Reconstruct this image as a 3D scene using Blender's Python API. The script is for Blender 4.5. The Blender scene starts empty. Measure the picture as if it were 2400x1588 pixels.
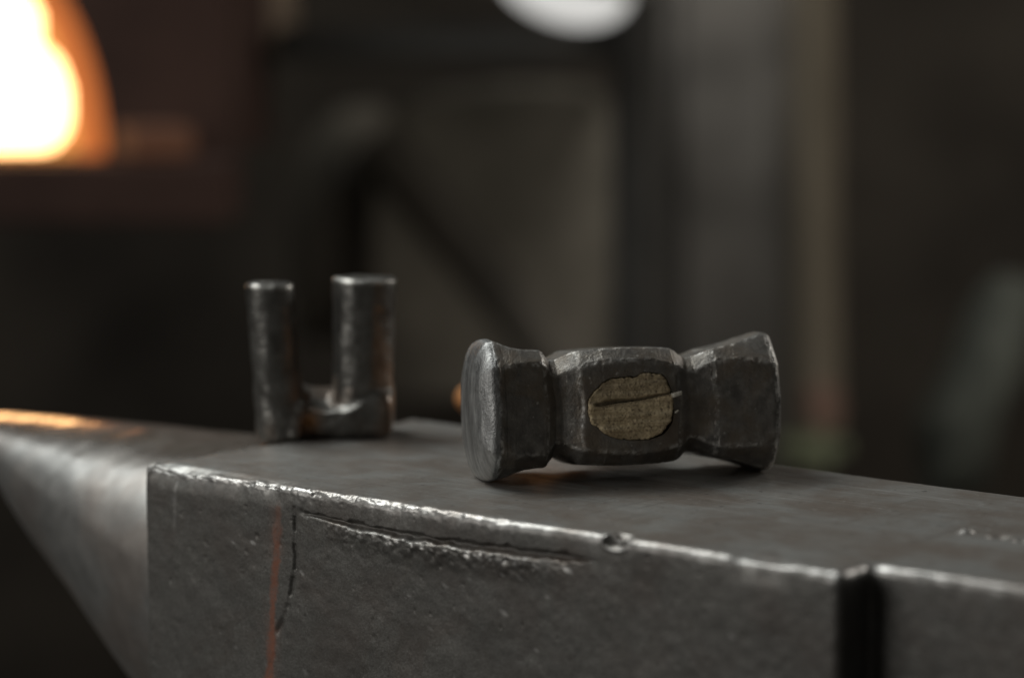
import bpy, bmesh, math, random
import numpy as np
from mathutils import Vector, Matrix, Euler

random.seed(7)
S = bpy.context.scene
C = S.collection

# ------------------------------------------------------------------ camera
cam_d = bpy.data.cameras.new("camera")
cam = bpy.data.objects.new("camera", cam_d)
C.objects.link(cam)
cam.location = (0.0, 0.0, 0.1474)
cam.rotation_euler = (math.radians(90 - 6.5036), 0, 0)
cam_d.sensor_width = 36.0
cam_d.lens = 85.0
cam_d.clip_start = 0.05
cam_d.clip_end = 60
cam_d.dof.use_dof = True
cam_d.dof.focus_distance = 0.835
cam_d.dof.aperture_fstop = 4.2
cam_d.dof.aperture_blades = 9
S.camera = cam

# ------------------------------------------------------------------ world, lights, exposure
W = bpy.data.worlds.new("World")
S.world = W
W.use_nodes = True
bg = W.node_tree.nodes["Background"]
bg.inputs["Color"].default_value = (1.0, 0.97, 0.90, 1)
bg.inputs["Strength"].default_value = 0.060

def area(name, loc, target, size, size_y, power, color=(1, 1, 1)):
    d = bpy.data.lights.new(name, 'AREA')
    d.shape = 'RECTANGLE'
    d.size = size
    d.size_y = size_y
    d.energy = power
    d.color = color
    o = bpy.data.objects.new(name, d)
    C.objects.link(o)
    o.location = loc
    o.rotation_euler = (Vector(target) - Vector(loc)).to_track_quat('-Z', 'Y').to_euler()
    return o

# soft daylight from a roof light up to the left and behind the anvil
area("roof_light", (-0.95, 1.50, 1.60), (0.0, 0.85, 0.0), 1.1, 0.8, 29, (0.97, 1.0, 0.98))
# weak room light falling on the near side
area("room_light", (-1.75, 0.10, 0.50), (-0.05, 0.85, -0.03), 1.0, 0.8, 12.2, (1.0, 0.98, 0.94))
# added unseen fill from the right for the back of the shop
area("back_light", (1.05, 1.55, 0.30), (0.12, 2.85, 0.0), 0.5, 0.4, 7, (1.0, 0.94, 0.84))
# dim light from the far right side of the shop
area("side_light", (1.15, 1.75, 0.55), (0.0, 0.88, 0.03), 0.5, 0.5, 6.0, (1.0, 0.96, 0.90))
# added unseen light above the duct, brightens its top like lamp spill
area("duct_fill_light", (0.24, 2.52, 0.46), (0.27, 2.75, 0.1), 0.15, 0.15, 1.9, (1.0, 0.95, 0.88))

S.view_settings.view_transform = 'Standard'
S.view_settings.look = 'None'
S.view_settings.exposure = 0
S.view_settings.gamma = 1
S.render.engine = 'CYCLES'
S.cycles.use_denoising = True
S.cycles.max_bounces = 6

# ------------------------------------------------------------------ helpers
def hash3(ix, iy, iz, seed):
    h = (ix.astype(np.int64) * 374761393 + iy.astype(np.int64) * 668265263 +
         iz.astype(np.int64) * 2147483647 + seed * 1274126177) & 0xFFFFFFFF
    h = ((h ^ (h >> 13)) * 1274126177) & 0xFFFFFFFF
    h = (h ^ (h >> 16)) * 2246822519 & 0xFFFFFFFF
    h = h ^ (h >> 15)
    return (h & 0xFFFFFF) / float(0xFFFFFF) * 2 - 1

def vnoise(x, y, z, seed=0):
    """smooth value noise, -1..1"""
    x, y, z = np.broadcast_arrays(np.asarray(x, float), np.asarray(y, float), np.asarray(z, float))
    ix, iy, iz = np.floor(x), np.floor(y), np.floor(z)
    fx, fy, fz = x - ix, y - iy, z - iz
    fx, fy, fz = (t * t * t * (t * (t * 6 - 15) + 10) for t in (fx, fy, fz))
    out = 0
    for a in (0, 1):
        wa = fx if a else 1 - fx
        for b in (0, 1):
            wb = fy if b else 1 - fy
            for c in (0, 1):
                wc = fz if c else 1 - fz
                out = out + wa * wb * wc * hash3(ix + a, iy + b, iz + c, seed)
    return out

def fbm(x, y, z, seed=0, octv=4):
    s, a, t = 0, 1.0, 0
    for k in range(octv):
        s = s + a * vnoise(x * 2 ** k, y * 2 ** k, z * 2 ** k, seed + k * 17)
        t += a
        a *= 0.5
    return s / t

def sstep(a, b, x):
    t = np.clip((x - a) / (b - a), 0, 1)
    return t * t * (3 - 2 * t)

def seg_dist(px, pz, pts):
    """distance to a polyline in a plane, and the fraction along it"""
    best = np.full(px.shape, 1e9)
    frac = np.zeros(px.shape)
    side = np.zeros(px.shape)
    n = len(pts) - 1
    for k in range(n):
        (ax, az), (bx, bz) = pts[k], pts[k + 1]
        dx, dz = bx - ax, bz - az
        L2 = dx * dx + dz * dz
        t = np.clip(((px - ax) * dx + (pz - az) * dz) / L2, 0, 1)
        qx, qz = ax + t * dx, az + t * dz
        d = np.hypot(px - qx, pz - qz)
        m = d < best
        best = np.where(m, d, best)
        frac = np.where(m, (k + t) / n, frac)
        side = np.where(m, np.sign((px - ax) * dz - (pz - az) * dx), side)
    return best, frac, side

def link(name, me, mat=None, parent=None, smooth=True):
    o = bpy.data.objects.new(name, me)
    C.objects.link(o)
    if mat:
        me.materials.append(mat)
    if smooth:
        me.polygons.foreach_set("use_smooth", [True] * len(me.polygons))
    if parent:
        o.parent = parent
    return o

def from_bm(name, bm, mat=None, parent=None, smooth=True, sharp=None):
    bmesh.ops.recalc_face_normals(bm, faces=bm.faces)
    me = bpy.data.meshes.new(name)
    bm.to_mesh(me)
    bm.free()
    o = link(name, me, mat, parent, smooth)
    if sharp:
        me.set_sharp_from_angle(angle=math.radians(sharp))
    return o

def grid_mesh(name, P, attrs=None, wrap=False, flip=False, merge=1e-6, keep=None):
    """P: (n,m,3) grid; attrs: name -> (n,m)"""
    n, m = P.shape[:2]
    idx = np.arange(n * m).reshape(n, m)
    if wrap:
        a = idx[:-1]; b = idx[1:]
        q = np.stack([a, b, np.roll(b, -1, 1), np.roll(a, -1, 1)], -1).reshape(-1, 4)
    else:
        q = np.stack([idx[:-1, :-1], idx[1:, :-1], idx[1:, 1:], idx[:-1, 1:]], -1).reshape(-1, 4)
    if keep is not None:
        q = q[keep.ravel()]
    if flip:
        q = q[:, ::-1]
    me = bpy.data.meshes.new(name)
    me.from_pydata(P.reshape(-1, 3).tolist(), [], q.tolist())
    for k, v in (attrs or {}).items():
        at = me.attributes.new(k, 'FLOAT', 'POINT')
        at.data.foreach_set("value", np.ascontiguousarray(v, dtype=np.float32).ravel())
    if merge:
        bm = bmesh.new()
        bm.from_mesh(me)
        bmesh.ops.remove_doubles(bm, verts=bm.verts, dist=merge)
        bm.to_mesh(me)
        bm.free()
    return me

def empty(name, loc, rotz=0, label=None, cat=None, group=None, rot=None):
    o = bpy.data.objects.new(name, None)
    C.objects.link(o)
    o.location = loc
    o.rotation_euler = rot if rot else (0, 0, rotz)
    o.empty_display_size = 0.02
    if label:
        o["label"] = label
        o["category"] = cat
    if group:
        o["group"] = group
    return o

def tag(o, label=None, cat=None, kind=None):
    if label:
        o["label"] = label
        o["category"] = cat
    if kind:
        o["kind"] = kind
    return o

def box_bm(sx, sy, sz, loc=(0, 0, 0), bevel=0.0, seg=2, rot=None, bm=None):
    own = bmesh.new()
    bmesh.ops.create_cube(own, size=1)
    bmesh.ops.scale(own, vec=(sx, sy, sz), verts=own.verts)
    if bevel:
        bmesh.ops.bevel(own, geom=own.edges[:], offset=bevel, segments=seg, profile=0.5, affect='EDGES')
    M = Matrix.Translation(loc) @ (Euler(rot).to_matrix().to_4x4() if rot else Matrix.Identity(4))
    bmesh.ops.transform(own, matrix=M, verts=own.verts)
    if bm is None:
        return own
    tmp = bpy.data.meshes.new("tmp")
    own.to_mesh(tmp); own.free()
    bm.from_mesh(tmp)
    bpy.data.meshes.remove(tmp)
    return bm

# ------------------------------------------------------------------ materials
class NT:
    def __init__(self, name):
        self.m = bpy.data.materials.new(name)
        self.m.use_nodes = True
        self.t = self.m.node_tree
        self.p = self.t.nodes["Principled BSDF"]
    def n(self, kind, **kw):
        nd = self.t.nodes.new(kind)
        for k, v in kw.items():
            if k in nd.inputs:
                nd.inputs[k].default_value = v
            else:
                setattr(nd, k, v)
        return nd
    def l(self, a, b):
        self.t.links.new(a, b)
    def coord(self, scale=(1, 1, 1), rot=(0, 0, 0)):
        tc = self.n('ShaderNodeTexCoord')
        mp = self.n('ShaderNodeMapping')
        mp.inputs['Scale'].default_value = scale
        mp.inputs['Rotation'].default_value = rot
        self.l(tc.outputs['Object'], mp.inputs['Vector'])
        return mp.outputs['Vector']
    def noise(self, scale, detail=4, rough=0.55, vec=None, dist=0.0):
        nd = self.n('ShaderNodeTexNoise')
        nd.inputs['Scale'].default_value = scale
        nd.inputs['Detail'].default_value = detail
        nd.inputs['Roughness'].default_value = rough
        nd.inputs['Distortion'].default_value = dist
        self.l(vec if vec else self.coord(), nd.inputs['Vector'])
        return nd.outputs['Fac']
    def ramp(self, fac, stops):
        r = self.n('ShaderNodeValToRGB')
        e = r.color_ramp.elements
        while len(e) < len(stops):
            e.new(0.5)
        for k, (p, c) in enumerate(stops):
            e[k].position = p
            e[k].color = (c, c, c, 1) if isinstance(c, (int, float)) else (*c, 1)
        self.l(fac, r.inputs['Fac'])
        return r.outputs['Color']
    def mix(self, fac, a, b, mode='MIX'):
        x = self.n('ShaderNodeMix', data_type='RGBA', blend_type=mode)
        for s, v in ((0, fac), (6, a), (7, b)):
            if isinstance(v, (int, float)):
                x.inputs[s].default_value = v if s == 0 else (v, v, v, 1)
            elif isinstance(v, tuple):
                x.inputs[s].default_value = (*v, 1)
            else:
                self.l(v, x.inputs[s])
        return x.outputs[2]
    def math(self, op, a, b=0.0, clamp=False):
        x = self.n('ShaderNodeMath', operation=op, use_clamp=clamp)
        for s, v in ((0, a), (1, b)):
            if isinstance(v, (int, float)):
                x.inputs[s].default_value = v
            else:
                self.l(v, x.inputs[s])
        return x.outputs[0]
    def attr(self, name):
        a = self.n('ShaderNodeAttribute', attribute_name=name)
        return a.outputs['Fac']
    def bump(self, h, strength, dist, normal=None):
        b = self.n('ShaderNodeBump')
        b.inputs['Strength'].default_value = strength
        b.inputs['Distance'].default_value = dist
        self.l(h, b.inputs['Height'])
        if normal:
            self.l(normal, b.inputs['Normal'])
        return b.outputs['Normal']
    def out(self, base=None, rough=None, metal=None, normal=None, spec=None):
        for k, v in (('Base Color', base), ('Roughness', rough), ('Metallic', metal), ('Normal', normal), ('Specular IOR Level', spec)):
            if v is None:
                continue
            if isinstance(v, (int, float)):
                self.p.inputs[k].default_value = v
            elif isinstance(v, tuple):
                self.p.inputs[k].default_value = (*v, 1)
            else:
                self.l(v, self.p.inputs[k])
        return self.m

def mat_anvil():
    t = NT("worn_anvil_steel")
    geo = t.n('ShaderNodeNewGeometry')
    sep = t.n('ShaderNodeSeparateXYZ')
    t.l(geo.outputs['Normal'], sep.inputs[0])
    topm = t.ramp(sep.outputs['Z'], [(0.55, 0.0), (0.9, 1.0)])
    big = t.noise(28, 5, 0.6)
    mid = t.noise(170, 5, 0.65)
    fine = t.noise(900, 4, 0.7)
    strk = t.noise(60, 6, 0.65, vec=t.coord((0.25, 3.2, 1), (0, 0, 0.5)))
    # scale-covered sides
    side = t.ramp(mid, [(0.30, (0.095, 0.091, 0.083)), (0.55, (0.122, 0.118, 0.108)), (0.75, (0.155, 0.150, 0.138))])
    side = t.mix(t.ramp(fine, [(0.38, 0.55), (0.56, 0.0)]), side, (0.050, 0.043, 0.038))
    # rubbed working face
    face = t.ramp(strk, [(0.30, (0.20, 0.197, 0.188)), (0.50, (0.31, 0.306, 0.29)), (0.72, (0.40, 0.395, 0.375))])
    face = t.mix(t.ramp(big, [(0.50, 0.0), (0.68, 0.55)]), face, (0.20, 0.155, 0.125))
    side = t.mix(t.ramp(t.noise(1300, 3, 0.75), [(0.56, 0.0), (0.70, 0.65)]), side, (0.26, 0.255, 0.24))
    grind = t.noise(140, 4, 0.7, vec=t.coord((0.35, 1, 3.5), (0, 0.25, 0)))
    side = t.mix(t.ramp(grind, [(0.58, 0.0), (0.74, 0.22)]), side, (0.17, 0.165, 0.152))
    stain = t.noise(35, 5, 0.65, dist=0.6)
    side = t.mix(t.ramp(stain, [(0.46, 0.0), (0.68, 0.6)]), side, (0.085, 0.068, 0.058))
    side = t.mix(t.ramp(t.noise(14, 3, 0.5), [(0.35, 0.45), (0.60, 0.0)]), side, (0.075, 0.073, 0.068))
    scr = t.noise(90, 3, 0.6, vec=t.coord((0.12, 5.0, 1), (0, 0, 0.95)))
    scr2 = t.noise(90, 3, 0.6, vec=t.coord((5.0, 0.15, 1), (0, 0, 0.2)))
    face = t.mix(t.ramp(scr, [(0.58, 0.0), (0.66, 0.75)]), face, (0.44, 0.435, 0.42))
    face = t.mix(t.ramp(scr2, [(0.62, 0.0), (0.68, 0.6)]), face, (0.14, 0.135, 0.125))
    face = t.mix(t.ramp(stain, [(0.40, 0.0), (0.62, 0.65)]), face, (0.20, 0.16, 0.13))
    face = t.mix(t.ramp(t.noise(420, 2, 0.5), [(0.66, 0.0), (0.72, 0.6)]), face, (0.50, 0.49, 0.47))
    face = t.mix(t.ramp(t.noise(300, 2, 0.5), [(0.28, 0.7), (0.34, 0.0)]), face, (0.08, 0.075, 0.07))
    col = t.mix(topm, side, face)
    wear = t.attr("wear")
    wearn = t.math('MULTIPLY', wear, t.ramp(mid, [(0.36, 0.35), (0.52, 1.0)]), True)
    col = t.mix(wearn, col, (0.42, 0.41, 0.395))
    rust = t.math('MULTIPLY', t.attr("rust"), t.ramp(t.noise(300, 4, 0.7), [(0.34, 0.45), (0.56, 1.0)]), True)
    col = t.mix(rust, col, (0.20, 0.075, 0.042))
    r = t.mix(topm, t.ramp(mid, [(0.3, 0.62), (0.7, 0.45)]), t.ramp(strk, [(0.3, 0.46), (0.7, 0.32)]))
    r = t.mix(wearn, r, 0.36)
    r = t.mix(rust, r, 0.8)
    met = t.mix(rust, t.mix(topm, 0.55, 0.55), 0.0)
    met = t.mix(wearn, met, 1.0)
    h = t.math('ADD', t.math('MULTIPLY', fine, t.mix(topm, 0.8, 0.15)), t.math('MULTIPLY', mid, 0.30))
    nrm = t.bump(h, 0.28, 0.0005)
    nrm = t.bump(t.math('MULTIPLY', strk, topm), 0.35, 0.0006, nrm)
    return t.out(col, r, met, nrm)

def mat_horn():
    t = NT("smooth_horn_steel")
    big = t.noise(22, 4, 0.6)
    mid = t.noise(90, 5, 0.6)
    col = t.ramp(mid, [(0.3, (0.30, 0.295, 0.285)), (0.7, (0.46, 0.455, 0.44))])
    col = t.mix(t.ramp(big, [(0.48, 0.0), (0.66, 0.6)]), col, (0.20, 0.16, 0.135))
    nrm = t.bump(mid, 0.2, 0.0007)
    geo = t.n('ShaderNodeNewGeometry')
    sep = t.n('ShaderNodeSeparateXYZ')
    t.l(geo.outputs['Normal'], sep.inputs[0])
    rub = t.ramp(sep.outputs['Z'], [(0.86, 0.0), (0.98, 1.0)])     # crown rubbed smooth by use
    col = t.mix(rub, col, t.ramp(mid, [(0.35, (0.17, 0.145, 0.122)), (0.65, (0.28, 0.25, 0.22))]))   # crown darkened and browned to tint the fire's reflection orange
    return t.out(col, t.mix(rub, t.ramp(big, [(0.3, 0.40), (0.7, 0.52)]), 0.17), t.mix(rub, 0.9, 0.5), nrm)

def mat_hammer():
    t = NT("forge_scale_steel")
    mid = t.noise(210, 5, 0.65)
    fine = t.noise(1100, 4, 0.7)
    strk = t.noise(120, 5, 0.65, vec=t.coord((0.7, 3.0, 0.55), (0.0, 0.5, 0.2)))
    col = t.ramp(mid, [(0.30, (0.090, 0.083, 0.075)), (0.55, (0.165, 0.155, 0.140)), (0.75, (0.26, 0.246, 0.223))])
    col = t.mix(t.ramp(strk, [(0.5, 0.0), (0.72, 0.5)]), col, (0.17, 0.145, 0.112))
    blot = t.noise(70, 5, 0.65, dist=0.5)
    col = t.mix(t.ramp(blot, [(0.46, 0.0), (0.64, 0.7)]), col, (0.15, 0.118, 0.085))
    col = t.mix(t.ramp(blot, [(0.30, 0.6), (0.44, 0.0)]), col, (0.055, 0.052, 0.050))
    pol = t.attr("polish")
    col = t.mix(pol, col, t.ramp(strk, [(0.3, (0.13, 0.13, 0.127)), (0.5, (0.24, 0.24, 0.236)), (0.72, (0.42, 0.42, 0.41))]))
    wear = t.math('MULTIPLY', t.attr("wear"), t.ramp(t.noise(480, 4, 0.65), [(0.44, 0.05), (0.54, 1.0)]), True)
    col = t.mix(wear, col, (0.58, 0.57, 0.54))
    spk = t.ramp(t.noise(620, 1, 0.4), [(0.73, 0.0), (0.79, 0.55)])
    col = t.mix(spk, col, (0.45, 0.44, 0.41))
    r = t.mix(wear, t.ramp(mid, [(0.3, 0.52), (0.7, 0.42)]), 0.3)
    r = t.mix(pol, r, t.ramp(mid, [(0.3, 0.38), (0.7, 0.54)]))
    met = t.mix(wear, t.mix(pol, 0.6, 0.95), 0.55)
    h = t.math('ADD', t.math('MULTIPLY', fine, 0.6), t.math('ADD', mid, t.math('MULTIPLY', strk, 0.7)))
    return t.out(col, r, met, t.bump(h, 0.5, 0.0009))

def mat_fork():
    t = NT("welded_bar_steel")
    mid = t.noise(160, 5, 0.65)
    big = t.noise(50, 3)
    col = t.ramp(mid, [(0.3, (0.085, 0.081, 0.073)), (0.7, (0.18, 0.175, 0.162))])
    col = t.mix(t.attr("wear"), col, (0.6, 0.59, 0.55))
    col = t.mix(t.attr("rust"), col, (0.20, 0.085, 0.02))
    met = t.mix(t.attr("rust"), 0.8, 0.1)
    return t.out(col, t.ramp(big, [(0.3, 0.42), (0.7, 0.3)]), met, t.bump(mid, 0.4, 0.0012))

def mat_wood_end():
    t = NT("handle_end_grain")
    v = t.coord((1, 1, 1), (0, math.radians(38), 0))
    saw = t.noise(300, 3, 0.6, vec=t.coord((0.12, 1, 2.2), (0, math.radians(-42), 0)), dist=0.15)
    mid = t.noise(330, 5, 0.7)
    pore = t.noise(900, 2, 0.6)
    col = t.ramp(saw, [(0.28, (0.24, 0.175, 0.095)), (0.5, (0.46, 0.365, 0.22)), (0.75, (0.68, 0.57, 0.38))])
    col = t.mix(t.ramp(mid, [(0.36, 0.5), (0.5, 0.0)]), col, (0.22, 0.17, 0.11))
    col = t.mix(t.ramp(pore, [(0.33, 0.8), (0.43, 0.0)]), col, (0.09, 0.065, 0.04))
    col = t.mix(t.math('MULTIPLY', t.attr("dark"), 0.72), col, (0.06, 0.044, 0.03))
    h = t.math('ADD', saw, t.math('MULTIPLY', mid, 0.3))
    return t.out(col, 0.8, 0.0, t.bump(h, 0.5, 0.0007))

def mat_plain(name, a, b, scale=12, rough=0.7, metal=0.0, stretch=(1, 1, 1), bump=0.15, detail=5, spec=0.2):
    t = NT(name)
    n = t.noise(scale, detail, 0.6, vec=t.coord(stretch))
    col = t.ramp(n, [(0.3, a), (0.7, b)])
    return t.out(col, rough, metal, t.bump(n, bump, 0.01), spec)

def mat_emit(name, col, strength):
    m = bpy.data.materials.new(name)
    m.use_nodes = True
    p = m.node_tree.nodes["Principled BSDF"]
    p.inputs['Base Color'].default_value = (0.03, 0.017, 0.01, 1)
    p.inputs['Roughness'].default_value = 0.8
    p.inputs['Emission Color'].default_value = (*col, 1)
    p.inputs['Emission Strength'].default_value = strength
    return m

M_ANVIL, M_HORN, M_HAMMER, M_FORK = mat_anvil(), mat_horn(), mat_hammer(), mat_fork()
M_WOODEND = mat_wood_end()
M_WOOD = mat_plain("ash_wood_fire_tint", (0.28, 0.12, 0.045), (0.46, 0.21, 0.08), 60, 0.5, 0, (6, 0.6, 6))  # orange in the wood colour stands in for the forge's glow on it

# ------------------------------------------------------------------ setting
M_WALL = mat_plain("sooty_wall", (0.018, 0.0148, 0.0118), (0.044, 0.037, 0.029), 4.0, 0.9)
M_FLOOR = mat_plain("dark_concrete", (0.03, 0.028, 0.026), (0.07, 0.066, 0.06), 5.0, 0.9)
bm = box_bm(7.0, 0.12, 3.4, (0, 3.4, 0.8))
o = from_bm("back_wall", bm, M_WALL, smooth=False)
tag(o, kind="structure")
bm = box_bm(7.0, 6.0, 0.08, (0, 1.2, -0.93))
o = from_bm("floor", bm, M_FLOOR, smooth=False)
tag(o, kind="structure")

# ------------------------------------------------------------------ anvil
ANV = (-0.1370, 0.8862, 0.0)
ANV_ROT = math.radians(-39.94)
anvil = empty("anvil", ANV, ANV_ROT,
              "large worn steel anvil with a blunt horn and a bright battered front edge", "anvil")
D = 0.148            # depth of the working face
L1, STEP, XEND = 0.3035, 0.0165, 0.50
R0 = 0.003           # edge radius

def build_anvil_body():
    path, nrm, inset, target = [], [], [], []   # plan contour
    def add(px, py, nx, ny, tx, ty, ins=R0):
        path.append((px, py)); nrm.append((nx, ny))
        inset.append((px - nx * ins, py - ny * ins)); target.append((tx, ty))
    for y in np.linspace(D, R0, 40)[:-1]:                       # left end
        add(0, y, -1, 0, R0, y)
    for a in np.linspace(0, math.pi / 2, 10):                   # left front corner
        nx, ny = -math.cos(a), -math.sin(a)
        add(R0 + nx * R0, R0 + ny * R0, nx, ny, R0, R0 if a < math.pi / 2 - 1e-6 else D)
    xs = np.concatenate([np.arange(R0 + .0006, .05, .0006), np.arange(.05, .25, .00042), np.arange(.25, L1 - R0, .0006)])
    for x in xs:
        add(x, 0, 0, -1, x, D)
    for k, a in enumerate(np.linspace(math.pi / 2, 0, 10)):     # right front corner of the block
        nx, ny = math.cos(a), -math.sin(a)
        cx = L1 - R0
        add(cx + nx * R0, R0 + ny * R0, nx, ny, cx, D if k == 0 else R0)
    for y in np.linspace(R0, STEP - .001, 40)[1:]:              # right end of the block
        add(L1, y, 1, 0, L1 - R0, y)
    for a in np.linspace(0, math.pi / 2, 8):                    # inside corner
        nx, ny = math.cos(a), -math.sin(a)
        fx, fy = L1 + .001, STEP - .001
        px, py = fx - nx * .001, fy - ny * .001
        add(px, py, nx, ny, px - nx * R0, D)
    for x in np.concatenate([np.arange(L1 + .002, L1 + .08, .0008), np.arange(L1 + .08, XEND, .004), [XEND]]):
        add(x, STEP, 0, -1, x, D)
    path, nrm, inset, target = (np.array(a) for a in (path, nrm, inset, target))
    n = len(path)
    rows, N3 = [], []
    zc = np.zeros(n)
    def row(xy, z, nxy, nz):
        rows.append(np.column_stack([xy, np.full(n, z)]))
        N3.append(np.column_stack([nxy, np.full(n, nz)]))
    ze = nrm * 0
    back = np.array([0, 1.0])
    for z in (-.12, -.08, -.04, -.015, -.006, -.002):
        row(target + 0, z, ze + back * (target[:, 1:2] > D - 1e-6), 0.0)
    row(target, -.0005, ze, 1.0)
    YM = .026
    full = target[:, 1] > D - 1e-6
    for v in np.linspace(0, 1, 100)[1:]:
        q = inset.copy()
        q[full, 1] = D + (YM - D) * v
        row(q, 0, ze, 1.0)
    for v in np.linspace(0, 1, 42)[1:-1]:
        q = inset.copy()
        q[full, 1] = YM + (inset[full, 1] - YM) * v
        row(q, 0, ze, 1.0)
    n_top = len(rows)
    for a in np.linspace(0, math.pi / 2, 15):
        ca, sa = math.cos(a), math.sin(a)
        row(inset + nrm * R0 * sa, -R0 + R0 * ca, nrm * sa, ca)
    zl = np.concatenate([np.arange(-.0033, -.0150, -.0003), np.arange(-.0150, -.042, -.0005), np.arange(-.042, -.12, -.001), [-.12]])
    for z in zl:
        row(path, z, nrm, 0.0)
    P = np.stack(rows, 1); N = np.stack(N3, 1)
    x, y, z = P[..., 0], P[..., 1], P[..., 2]
    front = (N[..., 1] < -.9) * (y < .02)
    topm = N[..., 2]
    wall = 1 - np.clip(topm, 0, 1)
    # distance from the top front edge measured down the wall / across the top
    pt = path[:, None, :]
    din = np.hypot(x - pt[..., 0], y - pt[..., 1])
    din = np.where(topm > .99, np.minimum(din, np.where(x < L1 - .001, np.where(y < STEP - .001, L1 - x, .05), .05)), din)
    din = np.where(topm > .99, np.minimum(din, np.maximum(x, 0)), din)
    edge = np.hypot(np.minimum(din, .05), z)
    d = np.zeros(x.shape)
    # overall unevenness of the forged sides and slight waves on the face
    d += wall * .00035 * fbm(x * 60, y * 60, z * 60, 3, 3)
    d += wall * .00010 * fbm(x * 330, y * 330, z * 330, 5, 3)
    pits = fbm(x * 420, y * 420, z * 420, 9, 2)
    d -= wall * .0005 * np.clip(pits - .62, 0, 1) * 2.2
    d += topm * .00030 * fbm(x * 22, y * 22, 0 * x, 11, 2)
    d += topm * .00010 * fbm(x * 160, y * 160, 0 * x, 13, 3)
    # battered edge: chips
    eb = np.exp(-(edge / .0035) ** 2)
    ch = fbm(x * 150, y * 150, z * 150, 21, 3)
    act = .25 + .95 * sstep(.15, .03, x) + .25 * (np.abs(x - .13) < .05)
    d -= eb * .0011 * np.clip(ch + .05, 0, 1) * 2 * act * (x < L1 + .02)
    eb2 = np.exp(-(edge / .0022) ** 2)
    d -= eb2 * .0005 * np.clip(fbm(x * 520, y * 520, z * 520, 25, 2), -0.2, 1) * (1.2 * sstep(.16, .1, x) + .35)
    # hammered-down facets near the left corner
    for (fx, w, dep) in ((.012, .007, .0012), (.026, .010, .0020), (.046, .010, .0014), (.066, .009, .0008), (.275, .010, .0011)):
        g = np.exp(-((x - fx) / w) ** 4) * np.exp(-(edge / .0062) ** 4)
        d -= front_w(N) * 0 + g * dep
    # round notch knocked into the edge
    nx_, nz_ = .2204, -.0016
    rr = np.hypot((x - nx_) / .0048, (z - nz_) / .0024)
    near = (y < .006) & (x < L1)
    d -= np.where(near, .0030 * np.clip(1 - rr ** 2, 0, 1), 0)
    d += np.where(near, .00030 * np.exp(-((rr - 1.12) / .16) ** 2), 0)
    # long open seam below the edge
    seam = [(.080, -.0083), (.0854, -.0090), (.112, -.0102), (.1414, -.0108), (.1786, -.0098), (.213, -.0086)]
    jx = .0007 * fbm(x * 260, 0 * x, z * 260, 31, 3)
    sd, sf, ss = seg_dist(x, z + jx, seam)
    fm = (N[..., 1] < -.8) & (y < .004) & (x < L1)
    wd = (.00050 + .0010 * sf + .0005 * vnoise(x * 260, 0 * x, 0 * x, 33)) * sstep(1.0, .93, sf) + .0002
    d -= np.where(fm, .0024 * sstep(0.15, .55, sf * 0 + sf + .15) * np.clip(1.25 - sd / wd, 0, 1), 0)
    seamz = np.interp(x, [.0854, .112, .1414, .165, .185, .2000, .206], [-.0093, -.0108, -.0117, -.0113, -.0108, -.0122, -.0135]) + .0007 * fbm(x * 330, 0 * x, 0 * x, 35, 3)
    below = seamz - z
    inx = sstep(.085, .11, x) * sstep(.206, .185, x)
    lip = inx * sstep(0, .0008, below) * sstep(.010, .002, below)
    d += np.where(fm, lip * (.00075 + .0006 * fbm(x * 380, 0 * x, z * 380, 37, 3)), 0)
    # vertical crack
    cd, cf, cs = seg_dist(x + .0004 * vnoise(0 * x, 0 * x, z * 240, 41), z, [(.0793, -.0075), (.0788, -.0288), (.0760, -.042), (.0705, -.0525)])
    d -= np.where(fm, .0010 * (1 - .6 * (vnoise(0 * x, 0 * x, z * 420, 43) > .25)) * np.clip(1.3 - cd / (.0008 + .0005 * cf), 0, 1), 0)
    # small knocks on the side
    rng = np.random.RandomState(4)
    for _ in range(9):
        kx, kz, kr = rng.uniform(.01, .3), -rng.uniform(.014, .09), rng.uniform(.0007, .0018)
        q = np.hypot(x - kx, z - kz) / kr
        d -= np.where(fm, .00028 * np.clip(1 - q * q, 0, 1), 0)
    # pits by the pritchel hole on the heel
    for (kx, ky, kr, dep) in ((.3112, .0797, .0050, .0022), (.320, .078, .0035, .0018), (.345, .09, .005, .0012)):
        q = np.hypot(x - kx, (y - ky) / 1.0) / kr
        d -= topm * dep * np.clip(1 - q * q, 0, 1) ** 2
    q = np.hypot(x - .3017, y - .0763) / .0030
    d += topm * .0018 * np.clip(1 - q * q, 0, 1)
    P = P + N * d[..., None]
    # ---- material masks
    wear = np.exp(-(edge / .0034) ** 2) * (.65 + .5 * fbm(x * 300, y * 300, z * 300, 51, 3))
    wear = wear * (1 - .60 * sstep(.12, .19, x) * (.5 + .5 * np.clip(fbm(x * 60, 0 * x, 0 * x, 58, 2) * 2.5, -1, 1)))
    wear = wear * (.45 + .55 * sstep(-.25, .15, fbm(x * 75, y * 20, 0 * x, 59, 3)))
    wear = np.clip(wear * 1.25, 0, 1) * (x < L1 + .12)
    wear = np.where(near & (rr < 1.0), wear * .12, wear)
    wear = np.where(near & (rr >= 1.0) & (rr < 1.35) & (z < nz_), np.maximum(wear, .55), wear)
    wear = np.maximum(wear, np.where(fm, inx * np.exp(-((below - .0018) / .0013) ** 2) * np.clip(fbm(x * 520, 0 * x, z * 520, 53, 2) * 2.4 - .15, 0, 1), 0))
    for _ in range(34):                                           # nicks to bare metal
        kx, kz, kr = rng.uniform(.02, .28), -rng.uniform(.012, .085), rng.uniform(.0003, .0007)
        q = np.hypot((x - kx) / 2.2, z - kz + .25 * (x - kx)) / kr
        wear = np.maximum(wear, np.where(fm, .6 * np.clip(1.3 - q, 0, 1), 0))
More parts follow.
